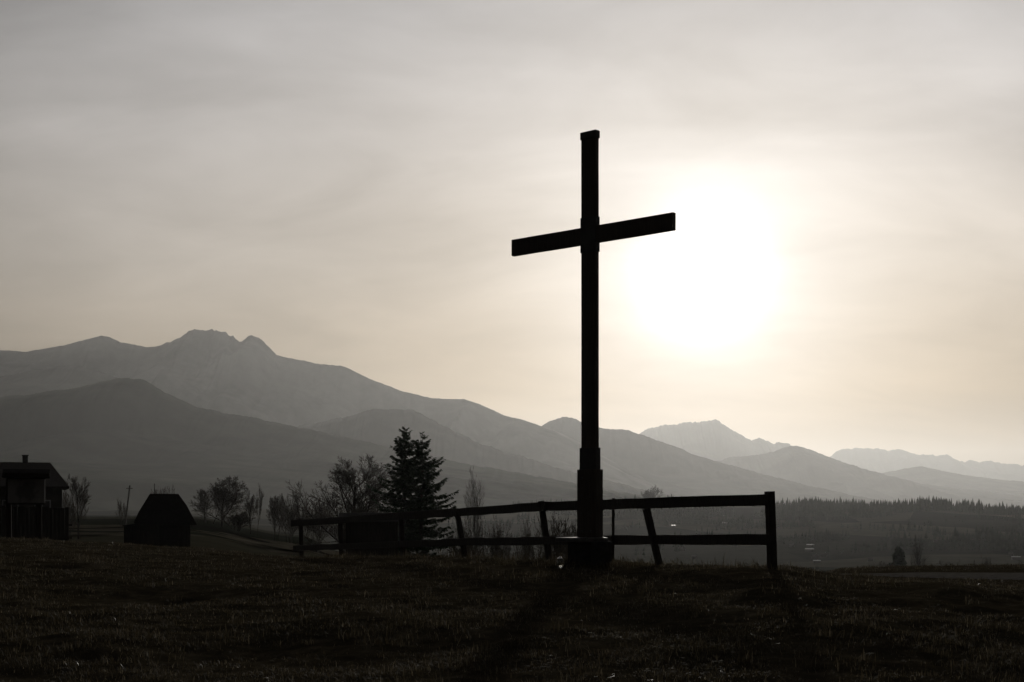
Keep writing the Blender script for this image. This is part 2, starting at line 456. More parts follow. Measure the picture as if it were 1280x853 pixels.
# farm track across the left field
M_track = mat('dark_track_mud', (.010, .009, .007), (.018, .015, .012), 1.0, 2, spec=0)
M_hay = mat('dry_grass_field', (.035, .031, .022), (.085, .075, .055), 1.0, .35, detail=8, spec=0)
def strip(name, pts, half, lift, m, label, cat):
    P = []
    n = 70
    t = np.linspace(0, 1, n); k = np.linspace(0, 1, len(pts))
    px_ = np.interp(t, k, [p[0] for p in pts]); py_ = np.interp(t, k, [p[1] for p in pts])
    dx = np.gradient(px_); dy = np.gradient(py_); L = np.hypot(dx, dy)
    nx_, ny_ = -dy / L, dx / L
    ks = np.linspace(-1, 1, 9)
    XX = px_[:, None] + nx_[:, None] * ks[None, :] * half; YY = py_[:, None] + ny_[:, None] * ks[None, :] * half
    ZZ = terrain(XX.ravel(), YY.ravel()).reshape(XX.shape) + lift
    q = (np.arange(n - 1)[:, None] * 9 + np.arange(8)[None, :])
    o = mesh_np(name, np.stack([XX, YY, ZZ], -1).reshape(-1, 3), np.stack([q, q + 1, q + 10, q + 9], -1).reshape(-1, 4), m, None, True)
    return tag(o, label, cat, kind='structure')
def uv_d(u, d): return ((u - 640) / F * d, d)
strip('pale_field', [uv_d(170, 152), uv_d(240, 158), uv_d(310, 156), uv_d(380, 150), uv_d(450, 142)], 34, .05, M_hay, 'pale dry grass field between the barn and the fence', 'field')
strip('farm_track', [uv_d(60, 165), uv_d(150, 170), uv_d(240, 175), uv_d(310, 170), uv_d(380, 160), uv_d(430, 150)], 2.4, .12, M_track, 'dark muddy farm track crossing the field behind the barn', 'track')

# ------------------------------------------------------------------ mountains
def mountain_mat(name, c1, c2, scale):
    return mat(name, c1, c2, 1.0, scale, (1, 1, .6), 0, 8, spec=0)
M_rock = mountain_mat('rock_and_scree', (.015, .018, .013), (.20, .19, .17), .0022)
M_slope = mountain_mat('wooded_slope', (.010, .015, .009), (.06, .062, .045), .0045)
def mountain(name, prof, D, front, back, m, label, seed, spur, rough_px, cols=760, rows=26, sm_px=3, crag=0):
    us = np.array([p[0] for p in prof], float); vs = np.array([p[1] for p in prof], float)
    u = np.linspace(us[0], us[-1], cols)
    # smooth piecewise curve through the outline points
    v = np.interp(u, us, vs)
    wdt = max(1, int(round(sm_px / ((us[-1] - us[0]) / cols))))
    if wdt > 1:
        kern = np.ones(wdt) / wdt
        v = np.convolve(np.pad(v, wdt, mode='edge'), kern, 'same')[wdt:-wdt]
    v = v + rough_px * (fbm(u * .06, u * 0 + seed, 3, seed) * 2 + fbm(u * .35, u * 0, 3, seed + 5) )
    if crag: v = v + crag * fbm(u * .16, u * 0 + 7, 3, seed + 9, .65) * np.clip(1 - np.abs(u - 275) / 110, 0, 1)
    x = (u - 640) / F * D
    zr = EYE + (HZ - v) / F * D
    zb = -12.0
    T = np.concatenate([-np.linspace(1, 0, rows + 1)[:-1] ** 1.15, [0], np.linspace(0, 1, 9)[1:]])
    Vv = np.zeros((len(T), cols, 3))
    for i, t in enumerate(T):
        a = abs(t)
        dep = D + (t * front if t < 0 else t * back)
        wob = fbm(x / (front * .55), np.full_like(x, i * .11 + seed), 3, seed + 40) * front * .32 * min(1, a * 3)
        pr = (1 - a) ** (1.12 if t < 0 else 1.4)
        wp = 1.3 * fbm(x / (front * .5), np.full_like(x, dep / (front * .5)), 3, seed + 61)
        sp = ridged(x / (front * .42) + wp + .5 * t, np.full_like(x, dep / (front * .8)) + wp * .5, 3, seed + 77)
        zz = zb + (zr - zb) * pr * (1 + spur * (sp - 1.2) * min(1, a * 4) * .5)
        if a == 1: zz = np.full_like(x, zb - 6)
        Vv[i, :, 0] = x; Vv[i, :, 1] = dep + wob; Vv[i, :, 2] = np.minimum(zz, zr - a * 25 if t < 0 else zz) if a > 0 else zr
    q = (np.arange(len(T) - 1)[:, None] * cols + np.arange(cols - 1)[None, :])
    o = mesh_np(name, Vv.reshape(-1, 3), np.stack([q, q + 1, q + cols + 1, q + cols], -1).reshape(-1, 4), m, None, True)
    return tag(o, label, 'mountain', kind='structure')

mountain('mountain', [(-700, 470), (-420, 448), (-200, 455), (-80, 440), (0, 438), (30, 440), (60, 436), (95, 428), (115, 423), (127, 420), (138, 422), (150, 428), (165, 431), (186, 435), (203, 431), (208, 428), (212, 429.5), (220, 424), (235, 416), (243, 413), (262, 414), (270, 413.5), (283, 416), (292, 420.5), (299, 427.5), (302, 427.5), (309, 421), (314, 418), (322, 421), (330, 428), (338, 436), (346, 444.5), (370, 449), (400, 455), (425, 457), (440, 463), (462, 474), (480, 481), (505, 490), (540, 498), (580, 499), (600, 506), (630, 519), (660, 527), (690, 537), (730, 556), (780, 585), (850, 620), (930, 636), (1000, 645)],
         8200, 1900, 2200, M_rock, 'tall hazy rocky massif with twin summit blocks', 3, .6, .5, 1100, sm_px=1.5, crag=3.6)
mountain('mountain_ridge', [(-700, 500), (-300, 470), (-120, 482), (0, 471), (40, 463), (75, 457), (100, 458), (130, 466), (165, 480), (230, 505), (300, 535), (370, 570), (440, 610), (500, 642)],
         6300, 1500, 1200, M_slope, 'shoulder ridge standing before the rocky massif', 8, .55, 0.80, sm_px=3)
mountain('foothill', [(-800, 470), (-450, 480), (-200, 505), (-60, 500), (30, 494), (80, 487), (110, 481), (140, 474), (160, 471.5), (178, 475), (196, 485), (215, 496), (245, 509), (280, 516), (310, 521), (350, 530), (400, 540), (440, 549), (490, 560), (540, 571), (600, 583), (660, 594), (720, 605), (780, 616), (840, 628), (900, 643)],
         4300, 2000, 1300, M_slope, 'dark wooded foothill below the rocky massif', 13, .55, 1.00, 900, sm_px=3)
mountain('wooded_hill', [(180, 640), (260, 590), (330, 550), (380, 531), (410, 526), (440, 520), (456, 515), (468, 511), (500, 512), (516, 513), (530, 519), (545, 527), (565, 537), (590, 550), (620, 561), (660, 573), (700, 585), (750, 598), (810, 614), (870, 628), (930, 643)],
         6000, 1500, 1000, M_slope, 'flat topped wooded hill right of the dark foothill', 17, .55, 1.00, sm_px=3)
mountain('forested_peak', [(480, 640), (560, 600), (610, 574), (640, 558), (665, 541), (685, 527), (703, 521), (718, 524), (730, 529), (750, 535), (785, 538), (810, 546), (840, 557), (865, 567), (900, 578), (950, 592), (1000, 605), (1060, 618), (1130, 631), (1200, 644)],
         9500, 2200, 1600, M_slope, 'pointed forested peak in haze behind the cross', 23, .55, 0.80, sm_px=3)
mountain('far_mountain', [(640, 640), (720, 590), (770, 556), (800, 541), (815, 534), (828, 531), (845, 532), (858, 529), (872, 526), (888, 525.5), (898, 528), (912, 536), (925, 545), (938, 552), (950, 550), (965, 552), (980, 553), (995, 558), (1030, 575), (1080, 600), (1140, 625), (1200, 645)],
         17500, 3000, 2500, M_slope, 'pale far mountain below the sun', 29, .55, 2.0, sm_px=3)
mountain('hazy_hill', [(780, 642), (840, 604), (880, 580), (910, 573), (940, 569), (965, 565), (980, 560), (995, 557), (1008, 560), (1022, 566), (1040, 573), (1060, 580), (1090, 590), (1130, 600), (1200, 612), (1300, 622), (1400, 634), (1480, 645)],
         13000, 2600, 2000, M_slope, 'rounded hazy hill with one pointed top right of the fence', 31, .55, 0.80, sm_px=3)
mountain('distant_range', [(900, 640), (970, 600), (1020, 577), (1045, 566), (1060, 561), (1075, 559.5), (1092, 562), (1108, 563), (1122, 561), (1135, 566), (1150, 570), (1165, 568.5), (1182, 570), (1200, 576), (1222, 578), (1240, 577), (1262, 581), (1300, 584), (1380, 575), (1480, 590), (1650, 600), (1900, 610), (2100, 645)],
         23000, 3500, 2500, M_slope, 'palest distant mountain range at the edge of the valley', 37, .55, 1.6, sm_px=3)
mountain('valley_hill', [(1000, 642), (1060, 606), (1100, 592), (1130, 586), (1152, 583), (1175, 588), (1205, 594), (1250, 600), (1300, 604), (1400, 600), (1550, 610), (1700, 620), (1900, 645)],
         15500, 2400, 2000, M_slope, 'low hazy hill below the palest range', 41, .2, .4)

# ------------------------------------------------------------------ far wood on the valley ridge
def forest(name, n, ulo, uhi, dlo, dhi, hmin, hmax, label, gate):
    Vs = []; Fs = []; k = 0
    cnt = 0
    while cnt < n:
        u = RNG.uniform(ulo, uhi, 4000); d = RNG.uniform(dlo, dhi, 4000)
        x = (u - 640) / F * d
        ok = gate(u, d, x)
        u, d, x = u[ok], d[ok], x[ok]
        z = terrain(x, d); hv = fbm(x / 28, d / 60, 2, 93)
        for xi, yi, zi in zip(x, d, z):
            h = RNG.uniform(hmin, hmax) * (1.0 if RNG.random() > .12 else 1.3) * float(np.clip(1 + 1.3 * hv[0], .6, 1.6)); hv = hv[1:]
            r = h * RNG.uniform(.14, .24); a0 = RNG.uniform(0, 6.28)
            lx, ly = RNG.uniform(-.03, .03, 2) * h
            for f0, f1, rr in ((.08, .62, 1.0), (.42, 1.0, .62)):
                base = len(Vs)
                for j in range(5):
                    a = a0 + j * 1.2566
                    q = r * rr * RNG.uniform(.75, 1.2)
                    Vs.append((xi + math.cos(a) * q, yi + math.sin(a) * q, zi + h * f0 + RNG.uniform(-.03, .03) * h))
                Vs.append((xi + lx, yi + ly, zi + h * f1))
                for j in range(5): Fs.append((base + j, base + (j + 1) % 5, base + 5))
            cnt += 1
            if cnt >= n: break
    o = mesh_np(name, Vs, Fs, M_forest)
    return tag(o, label, 'wood', kind='stuff')
def gate_ridge(u, d, x):
    edge = 1850 + 300 * fbm(u / 90, u * 0, 3, 55)
    clear = fbm(x / 120, d / 120, 3, 61) > -.34
    return (d > edge) & clear & ((u > 955 + 60 * fbm(d / 50, u * 0, 2, 5)) | (u < 900 + 60 * fbm(d / 50, u * 0 + 3, 2, 6)))
forest('far_wood', 6000, 640, 1560, 1700, 2330, 5, 12, 'far dark spruce wood along the ridge across the valley', gate_ridge)
forest('valley_copses', 2600, 560, 1500, 950, 1800, 4, 8, 'scattered dark copses on the hazy valley fields', lambda u, d, x: fbm(x / 60, d / 130, 4, 71) > RNG.uniform(.0, .55, len(x)))

# ------------------------------------------------------------------ wooden cross
YAW = -math.radians(42)
CB = ground_at(737.5, 23); CB.z = .72
PX = 23 / F
cross = thing('wooden_cross', CB, 'tall dark wooden cross on a stone pedestal in front of the fence', 'cross', YAW)
def zpix(v): return EYE - (v - HZ) * PX - CB.z
SW, SD = .30, .10
def part_box(name, size, loc, m, parent, bevel=.006, rot=None):
    bm = bmesh.new(); box(bm, size, loc, rot, bevel); return obj_bm(name, bm, m, parent)
z0, z1 = zpix(672), zpix(167)
bm = bmesh.new()
beam(bm, (0, 0, z0), (0, 0, z1), SW, SD, up=Vector((0, 1, 0)), wob=.0015)
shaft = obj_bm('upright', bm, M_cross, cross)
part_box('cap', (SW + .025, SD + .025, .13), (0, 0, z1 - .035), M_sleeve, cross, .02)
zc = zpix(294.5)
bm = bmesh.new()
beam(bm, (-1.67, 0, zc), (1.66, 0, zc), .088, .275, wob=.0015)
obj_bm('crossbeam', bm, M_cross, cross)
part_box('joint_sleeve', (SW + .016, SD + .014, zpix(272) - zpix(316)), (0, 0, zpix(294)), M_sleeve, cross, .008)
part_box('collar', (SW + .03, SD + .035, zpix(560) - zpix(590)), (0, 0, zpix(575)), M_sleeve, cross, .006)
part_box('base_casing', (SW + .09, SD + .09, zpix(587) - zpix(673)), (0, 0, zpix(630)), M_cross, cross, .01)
for s in (-1, 1):
    for k in range(4):
        part_box('bolt', (.03, .02, .03), (s * .09, -SD / 2 - .052, zpix(664 - 22 * k)), M_sleeve, cross, .006)
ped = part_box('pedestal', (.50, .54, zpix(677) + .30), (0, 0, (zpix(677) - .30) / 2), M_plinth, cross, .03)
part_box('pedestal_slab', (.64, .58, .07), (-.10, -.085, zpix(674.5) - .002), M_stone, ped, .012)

# ------------------------------------------------------------------ fence
FA = Vector((3.66, 20.2)); FB = Vector((-5.8, 39.0))
def fence_d(u):
    k = (u - 640) / F
    t = (k * FA.y - FA.x) / ((FB.x - FA.x) - k * (FB.y - FA.y))
    return FA.y + t * (FB.y - FA.y)
FDIR = (FB - FA).normalized()
FOFF = Vector((-FDIR.y, FDIR.x, 0))
if FOFF.y > 0: FOFF = -FOFF
fence = thing('wooden_fence', ground_at(660, fence_d(660)), 'crooked dark wooden post and rail fence behind the cross', 'fence')
org = fence.location.copy()
def fpt(u, v, off=0.0):
    return at(u, v, fence_d(u)) + FOFF * off - org
for (ut, vt, ub, vb, wd) in [(962, 614.5, 965, 713, .115), (808, 636, 824, 707, .10), (676.5, 626.5, 687, 702, .10), (571, 640, 582, 699, .10), (500.5, 645, 504, 700, .10), (425.5, 651, 427, 700, .10), (376, 648.5, 377, 700, .10)]:
    d = fence_d(ub)
    b = at(ub, vb, d) - org; tp = at(ut, vt, d) - org
    b = b + (b - tp).normalized() * .25
    bm = bmesh.new()
    beam(bm, b, tp, wd, wd, up=Vector((FDIR.x, FDIR.y, .01)), wob=.006)
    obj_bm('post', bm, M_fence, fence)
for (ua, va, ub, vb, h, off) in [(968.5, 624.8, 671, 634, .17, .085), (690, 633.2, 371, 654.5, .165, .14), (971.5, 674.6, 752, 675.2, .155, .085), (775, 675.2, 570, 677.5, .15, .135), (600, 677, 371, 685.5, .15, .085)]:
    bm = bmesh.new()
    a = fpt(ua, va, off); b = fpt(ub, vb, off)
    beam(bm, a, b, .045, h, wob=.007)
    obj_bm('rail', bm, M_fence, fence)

# thin stake behind the fence
d = 29
p = ground_at(766, d); tpz = at(766, 623, d)
bm = bmesh.new(); beam(bm, (0, 0, -.2), (.01, 0, tpz.z - p.z), .055, .055, up=Vector((0, 1, 0)), wob=.003)
st = obj_bm('stake', bm, M_board); st.location = p
tag(st, 'single thin upright stake behind the fence beside the cross', 'stake')

# small votive lantern beside the pedestal
lp = ground_at(700, 22.4)
lan = thing('grave_lantern', lp, 'small shiny glass lantern on the grass beside the pedestal', 'lantern')
def lathe(name, prof, m, parent, k=20):
    bm = bmesh.new(); rings = []
    for r, z in prof:
        rings.append([bm.verts.new((r * math.cos(2 * math.pi * j / k), r * math.sin(2 * math.pi * j / k), z)) for j in range(k)])
    for a, b in zip(rings, rings[1:]):
        for j in range(k): bm.faces.new((a[j], a[(j + 1) % k], b[(j + 1) % k], b[j]))
    bm.faces.new(rings[0][::-1]); bm.faces.new(rings[-1])
    return obj_bm(name, bm, m, parent, True)
Mg = bpy.data.materials.new('clear_glass'); Mg.use_nodes = True
gb = Mg.node_tree.nodes['Principled BSDF']; gb.inputs['Transmission Weight'].default_value = 1; gb.inputs['Roughness'].default_value = .05; gb.inputs['Base Color'].default_value = (.9, .88, .8, 1)
lathe('glass_jar', [(.03, .0), (.048, .012), (.056, .05), (.056, .10), (.046, .125), (.04, .13)], Mg, lan)
lathe('lid', [(.044, .131), (.046, .15), (.03, .165), (.012, .172), (.012, .185)], M_brass, lan)

# ------------------------------------------------------------------ information board
d = 41
bp_ = ground_at(31, d)
ib = thing('information_board', bp_, 'roofed information board on two posts before the house', 'sign', math.radians(17))
K = d / F
def ibz(v): return EYE - (v - HZ) * K - bp_.z
for uu in (12, 48):
    bm = bmesh.new(); beam(bm, ((uu - 31) * K, 0, -.3), ((uu - 31) * K, 0, ibz(597)), .15, .13, up=Vector((0, 1, 0)), wob=.004)
    obj_bm('post', bm, M_board, ib)
def board_panel_mat():
    m = bpy.data.materials.new('printed_panel'); m.use_nodes = True
    t = m.node_tree; b = t.nodes['Principled BSDF']; b.inputs['Roughness'].default_value = .5
    tcn = t.nodes.new('ShaderNodeTexCoord')
    n = t.nodes.new('ShaderNodeTexNoise'); n.inputs['Scale'].default_value = 7; n.inputs['Detail'].default_value = 6
    t.links.new(tcn.outputs['Object'], n.inputs['Vector'])
    ln = t.nodes.new('ShaderNodeVectorMath'); ln.operation = 'LENGTH'; t.links.new(tcn.outputs['Object'], ln.inputs[0])
    ad = t.nodes.new('ShaderNodeMath'); ad.operation = 'ADD'; t.links.new(ln.outputs['Value'], ad.inputs[0])
    sc_ = t.nodes.new('ShaderNodeMath'); sc_.operation = 'MULTIPLY'; sc_.inputs[1].default_value = .5; t.links.new(n.outputs['Fac'], sc_.inputs[0]); t.links.new(sc_.outputs[0], ad.inputs[1])
    r = t.nodes.new('ShaderNodeValToRGB'); e = r.color_ramp.elements
    e[0].position = .42; e[0].color = (.05, .045, .04, 1); e[1].position = .6; e[1].color = (.14, .13, .12, 1)
    t.links.new(ad.outputs[0], r.inputs[0]); t.links.new(r.outputs[0], b.inputs['Base Color'])
    return m
pan = part_box('panel', (44 * K, .03, 31 * K), (0, 0, 0), board_panel_mat(), ib, .004)
pan.location = (-1 * K + 3 * K, -.06, ibz(614))
for s in (-1, 1): part_box('panel_batten', (46.5 * K, .05, .05), (2 * K, -.065, ibz(614) + s * 16 * K), M_board, ib, .005)
bm = bmesh.new()
prof = [(-.42, -.06), (0, .16), (.42, -.06), (.42, -.10), (0, .11), (-.42, -.10)]
xa, xb = -26 * K, 30 * K
va = [bm.verts.new((xa, y, z)) for y, z in prof]; vb = [bm.verts.new((xb, y, z)) for y, z in prof]
for j in range(6): bm.faces.new((va[j], va[(j + 1) % 6], vb[(j + 1) % 6], vb[j]))
bm.faces.new((va[0], va[1], va[4], va[5])); bm.faces.new((va[1], va[2], va[3], va[4])); bm.faces.new((vb[0], vb[5], vb[4], vb[1])); bm.faces.new((vb[1], vb[4], vb[3], vb[2]))
bmesh.ops.recalc_face_normals(bm, faces=bm.faces[:])
rf = obj_bm('roof', bm, M_barnroof, ib); rf.location = (0, 0, ibz(593.5))
bm = bmesh.new(); box(bm, (56 * K - .02, .05, .14), (2 * K, -.39, ibz(594.0) - .02), None, .005); obj_bm('fascia', bm, M_board, ib)

# ------------------------------------------------------------------ farm house at the left
d = 100; K = d / F
hx = (-15 - 640) * K
hp = Vector((hx, d, gz(hx, d)))
house = thing('farm_house', hp, 'old farm house with long tiled roof and one chimney behind the information board', 'house', math.radians(19))
def hz(v): return EYE - (v - HZ) * K - hp.z
HL, HW = 8.6, 6.0
ze, zr = hz(607), hz(577.5)
x0, x1 = -HL * .62, 82 * K - 0 + 15 * K - .55
bm = bmesh.new(); box(bm, (x1 - x0, HW, ze + .6), ((x0 + x1) / 2, 0, ze / 2 - .3), None, .02); wall = obj_bm('wall', bm, M_wall, house)
bm = bmesh.new()
ov = .45
A = [(x0 - ov, -HW / 2 - ov, ze - .1), (x1 + ov, -HW / 2 - ov, ze - .1), (x1 + ov, HW / 2 + ov, ze - .1), (x0 - ov, HW / 2 + ov, ze - .1), (x0 + 1.0, 0, zr), (x1 - .75, 0, zr)]
vv = [bm.verts.new(p) for p in A]
vl = [bm.verts.new((p[0], p[1], p[2] - .14)) for p in A[:4]]
for f in ((0, 1, 5, 4), (1, 2, 5), (2, 3, 4, 5), (3, 0, 4)): bm.faces.new([vv[i] for i in f])
for i in range(4): bm.faces.new((vv[i], vl[i], vl[(i + 1) % 4], vv[(i + 1) % 4]))
bm.faces.new(vl)
bmesh.ops.recalc_face_normals(bm, faces=bm.faces[:])
roof = obj_bm('roof', bm, M_roof, house)
bm = bmesh.new(); box(bm, (.38, .5, 1.1), ((29 + 15) * K, .1, hz(579)), None, .02); box(bm, (.46, .58, .1), ((29 + 15) * K, .1, hz(579) + .55), None, .01); obj_bm('chimney', bm, M_stone, roof)
for wx in (x1 - 1.3, x1 - 3.4, x1 - 5.4):
    wn = part_box('window', (.95, .06, 1.15), (wx, -HW / 2 - .03, ze * .55), M_glass, house, .004)
    fbm_ = bmesh.new()
    for s in (-1, 1):
        box(fbm_, (.08, .09, 1.3), (wx + s * .5, -HW / 2 - .03, ze * .55)); box(fbm_, (.92, .09, .08), (wx, -HW / 2 - .03, ze * .55 + s * .6))
    box(fbm_, (.05, .08, 1.12), (wx, -HW / 2 - .04, ze * .55))
    obj_bm('frame', fbm_, M_white, wn)
bm = bmesh.new(); box(bm, (1.0, .07, 2.1), (x1 - 4.4 - 2.6, -HW / 2 - .03, 1.0), None, .01); obj_bm('door', bm, M_plank, house)

# low plank fence before the house
d = 72; K = d / F
pf = thing('plank_fence', ground_at(35, d), 'low dark plank fence in front of the farm house', 'fence')
po = pf.location.copy()
for i in range(30):
    u = -60 + i * 4.95
    q = ground_at(u, d)
    bm = bmesh.new()
    top = at(u, 633 + random.uniform(-1.2, 1.2) + .02 * u, d).z
    box(bm, (.197, .025, top - q.z + .2), (q.x - po.x, random.uniform(-.004, .004), (top + q.z - .2) / 2 - po.z), Matrix.Rotation(random.uniform(-.004, .004), 3, 'Y'), .003)
    obj_bm('plank', bm, M_plank, pf)
for zz in (1.2, .55):
    bm = bmesh.new(); beam(bm, ((-66 - 35) * K, .06, zz - .15), ((90 - 35) * K, .06, zz - .2), .06, .09, wob=.004); obj_bm('rail', bm, M_plank, pf)

# ------------------------------------------------------------------ barn
d = 98; K = d / F
bx_ = ground_at(204, d)
barn = thing('barn', bx_, 'small dark plank barn with steep half hipped roof', 'barn', math.radians(14))
def bz(v): return EYE - (v - HZ) * K - bx_.z
BW, BL = 70 * K, 3.6
zev, zrid = bz(652), bz(618)
# plank walls, plank by plank on the gable side that faces the hill
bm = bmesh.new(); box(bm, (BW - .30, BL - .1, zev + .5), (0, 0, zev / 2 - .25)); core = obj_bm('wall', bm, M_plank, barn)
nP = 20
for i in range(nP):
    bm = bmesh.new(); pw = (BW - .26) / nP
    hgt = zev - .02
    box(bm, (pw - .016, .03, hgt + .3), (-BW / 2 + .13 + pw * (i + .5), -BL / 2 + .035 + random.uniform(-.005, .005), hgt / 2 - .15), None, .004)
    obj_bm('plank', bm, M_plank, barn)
bm = bmesh.new()
o_ = .35
rl = [(-BW / 2 - .02, zev - .12), (-BW / 2 + .32, bz(640)), (-16 * K, zrid), (18 * K, zrid), (28 * K, bz(632)), (BW / 2 + .28, bz(656))]
front = [bm.verts.new((x, -BL / 2 - o_, z)) for x, z in rl]; backv = [bm.verts.new((x, BL / 2 + o_, z)) for x, z in rl]
for j in range(5): bm.faces.new((front[j], front[j + 1], backv[j + 1], backv[j]))
bm.faces.new(front[::-1]); bm.faces.new(backv); bm.faces.new((front[0], backv[0], backv[5], front[5]))
bmesh.ops.recalc_face_normals(bm, faces=bm.faces[:])
broof = obj_bm('roof', bm, M_barnroof, barn)
bm = bmesh.new(); beam(bm, (-10.5 * K, .6, zrid - .3), (-10.5 * K, .6, bz(604.5)), .05, .05, up=Vector((0, 1, 0))); obj_bm('vent_pipe', bm, M_sleeve, broof)
bm = bmesh.new(); box(bm, (.16, .3, .2), (-14 * K, -.9, zrid + .04), None, .02); obj_bm('ridge_flashing', bm, M_brass, broof)
bm = bmesh.new(); box(bm, (1.2, .05, 1.5), (.35, -BL / 2 - .0, .72), None, .01); dr = obj_bm('door', bm, M_barnroof, barn)
bm = bmesh.new(); box(bm, (1.1, 2.2, bz(657) + .5), (-BW / 2 - .12, .3, bz(657) / 2 - .25), None, .01)
lean = obj_bm('lean_to', bm, M_plank, barn)
bm = bmesh.new(); box(bm, (1.25, 2.5, .08), (-BW / 2 - .14, .3, bz(657) + .05), Matrix.Rotation(-.08, 3, 'Y'), .01); obj_bm('lean_to_roof', bm, M_barnroof, lean)

# ------------------------------------------------------------------ low wooden hut behind the fence
d = 84; K = d / F
up_ = ground_at(464, d)
hut = thing('wooden_hut', up_, 'low dark wooden hut beside the spruces behind the fence', 'hut', math.radians(7))
def uz(v): return EYE - (v - HZ) * K - up_.z
UW, UL = 66 * K, 3.2
bm = bmesh.new(); box(bm, (UW - .2, UL - .1, uz(651) + .8), (0, 0, uz(651) / 2 - .4)); obj_bm('wall', bm, M_plank, hut)
for i in range(18):
    pw = (UW - .1) / 18
    bm = bmesh.new(); box(bm, (pw - .02, .035, uz(651) + .6), (-UW / 2 + .05 + pw * (i + .5), -UL / 2 + .04 + random.uniform(-.006, .006), uz(651) / 2 - .3), None, .004); obj_bm('plank', bm, M_plank, hut)
bm = bmesh.new()
rl = [(-UL / 2 - .4, uz(652)), (0, uz(641)), (UL / 2 + .4, uz(652)), (0, uz(641) - .15)]
xa, xb = -UW / 2 - .35, UW / 2 + .35
a_ = [bm.verts.new((xa, y, z)) for y, z in rl]; b_ = [bm.verts.new((xb, y, z)) for y, z in rl]
for j in range(4): bm.faces.new((a_[j], a_[(j + 1) % 4], b_[(j + 1) % 4], b_[j]))
bm.faces.new(a_[::-1]); bm.faces.new(b_)
bmesh.ops.recalc_face_normals(bm, faces=bm.faces[:])
obj_bm('roof', bm, M_barnroof, hut)

# ------------------------------------------------------------------ utility poles
for (u, vt, d, lean_, lab) in [(161, 607, 190, .5, 'leaning thin wooden pole between house and barn'), (256, 620, 230, 0, 'short thin pole beside the broad bare tree')]:
    p = ground_at(u, d); top = at(u, vt, d).z - p.z
    t_ = thing('utility_pole', p, lab, 'pole')
    bm = bmesh.new(); beam(bm, (-lean_, 0, -.3), (lean_ * .3, 0, top), .17, .17, up=Vector((0, 1, 0)), wob=.005); obj_bm('pole', bm, M_bark, t_)
    bm = bmesh.new(); beam(bm, (lean_ * .25 - .45, -.12, top - .4), (lean_ * .25 + .45, -.12, top - .4), .08, .08); obj_bm('crossarm', bm, M_bark, t_)

# ------------------------------------------------------------------ bare trees
def bare_tree(name, u, d, vtop, spread, label, seed, bark=None, twig=None, stems=1, depth=4, group=None, slim=1.0, cat='tree', kids=(11, 7, 5, 4), fork=.22, wide=.75, tw=1.0):
    rnd = random.Random(seed)
    p = ground_at(u, d)
    H = at(u, vtop, d).z - p.z
    R = spread * d / F / 2
    t = thing(name, p, label, cat, 0, group)
    trunks = []; cr = Tubes()
    minr = (.006 + d * .00005) * tw
    def grow(T, p0, dr, L, r, lev):
        segs = (4, 4, 3, 2, 2, 2)[lev]
        q = p0; dd = dr.copy(); pts = [q]
        for s_ in range(segs):
            dd = (dd + Vector((rnd.gauss(0, .10), rnd.gauss(0, .10), rnd.gauss(0, .05) + (.10 if lev > 0 else 0)))).normalized()
            q2 = q + dd * (L / segs)
            ra = r * (1 - .6 * s_ / segs); rb = r * (1 - .6 * (s_ + 1) / segs)
            (T if lev <= 1 else cr).add(q, q2, max(ra, minr), max(rb, minr), 7 if lev == 0 else (5 if lev == 1 else 3))
            pts.append(q2); q = q2
        if lev >= depth: return
        n = kids[min(lev, len(kids) - 1)]
        n = max(2, n + rnd.randint(-1, 1))
        for b in range(n):
            lo = fork if lev == 0 else .22
            f = lo + (1 - lo) * (b + rnd.random()) / n
            k = min(segs - 1, int(f * segs)); o = pts[k].lerp(pts[k + 1], f * segs - k)
            ax_ = (pts[k + 1] - pts[k]).normalized()
            sd = Matrix.Rotation(b * 2.4 + rnd.uniform(-.6, .6), 3, ax_) @ ax_.orthogonal().normalized()
            an = rnd.uniform(.45, 1.0) * wide * (1.2 - .4 * f)
            nd = (ax_ * math.cos(an) + sd * math.sin(an)).normalized()
            grow(T, o, nd, L * rnd.uniform(.42, .68) * (1.15 - .45 * f if lev == 0 else 1.05 - .4 * f), r * (.55 - .2 * f) * rnd.uniform(.8, 1.1), lev + 1)
    for s_ in range(stems):
        a = s_ * 6.283 / stems + rnd.uniform(-.5, .5)
        m_ = 0 if stems == 1 else 1
        dr = Vector((math.cos(a) * rnd.uniform(.1, .45) * m_, math.sin(a) * rnd.uniform(.1, .45) * m_, 1)).normalized()
        off = Vector((math.cos(a), math.sin(a), 0)) * (m_ * rnd.uniform(.2, 1) * min(R * .45, .12 * H))
        T = Tubes(); trunks.append(T)
        grow(T, off - Vector((0, 0, .15)), dr, H * rnd.uniform(.72, .9), H * .021 * slim / math.sqrt(stems), 0)
    for T in trunks + [cr]: T.V = np.array(T.V, float).reshape(-1, 3)
    allv = np.vstack([T.V for T in trunks + [cr]])
    zt = np.percentile(allv[:, 2], 99.9); hx = max(np.percentile(np.abs(allv[:, 0]), 98.5), .05)
    for T in trunks + [cr]:
        T.V[:, 2] *= H / zt
        T.V[:, :2] *= R / hx
    for T in trunks: T.build('trunk', bark or M_bark, t)
    if len(cr.Q): tag(cr.build('crown', twig or M_twig, t), kind='stuff')
    return t
bare_tree('bare_tree', 98, 112, 594, 34, 'small bushy bare tree beside the farm house', 21, depth=4)
bare_tree('bare_shrub', 83, 104, 612, 26, 'bare shrub at the corner of the farm house', 22, stems=5, depth=3, tw=1.5, kids=(7, 5, 4), cat='shrub', twig=M_shrub)
bare_tree('bare_shrub', 206, 150, 606, 30, 'bare shrub showing above the barn roof', 23, stems=5, depth=3, tw=1.5, kids=(7, 5, 4), cat='shrub', twig=M_shrub)
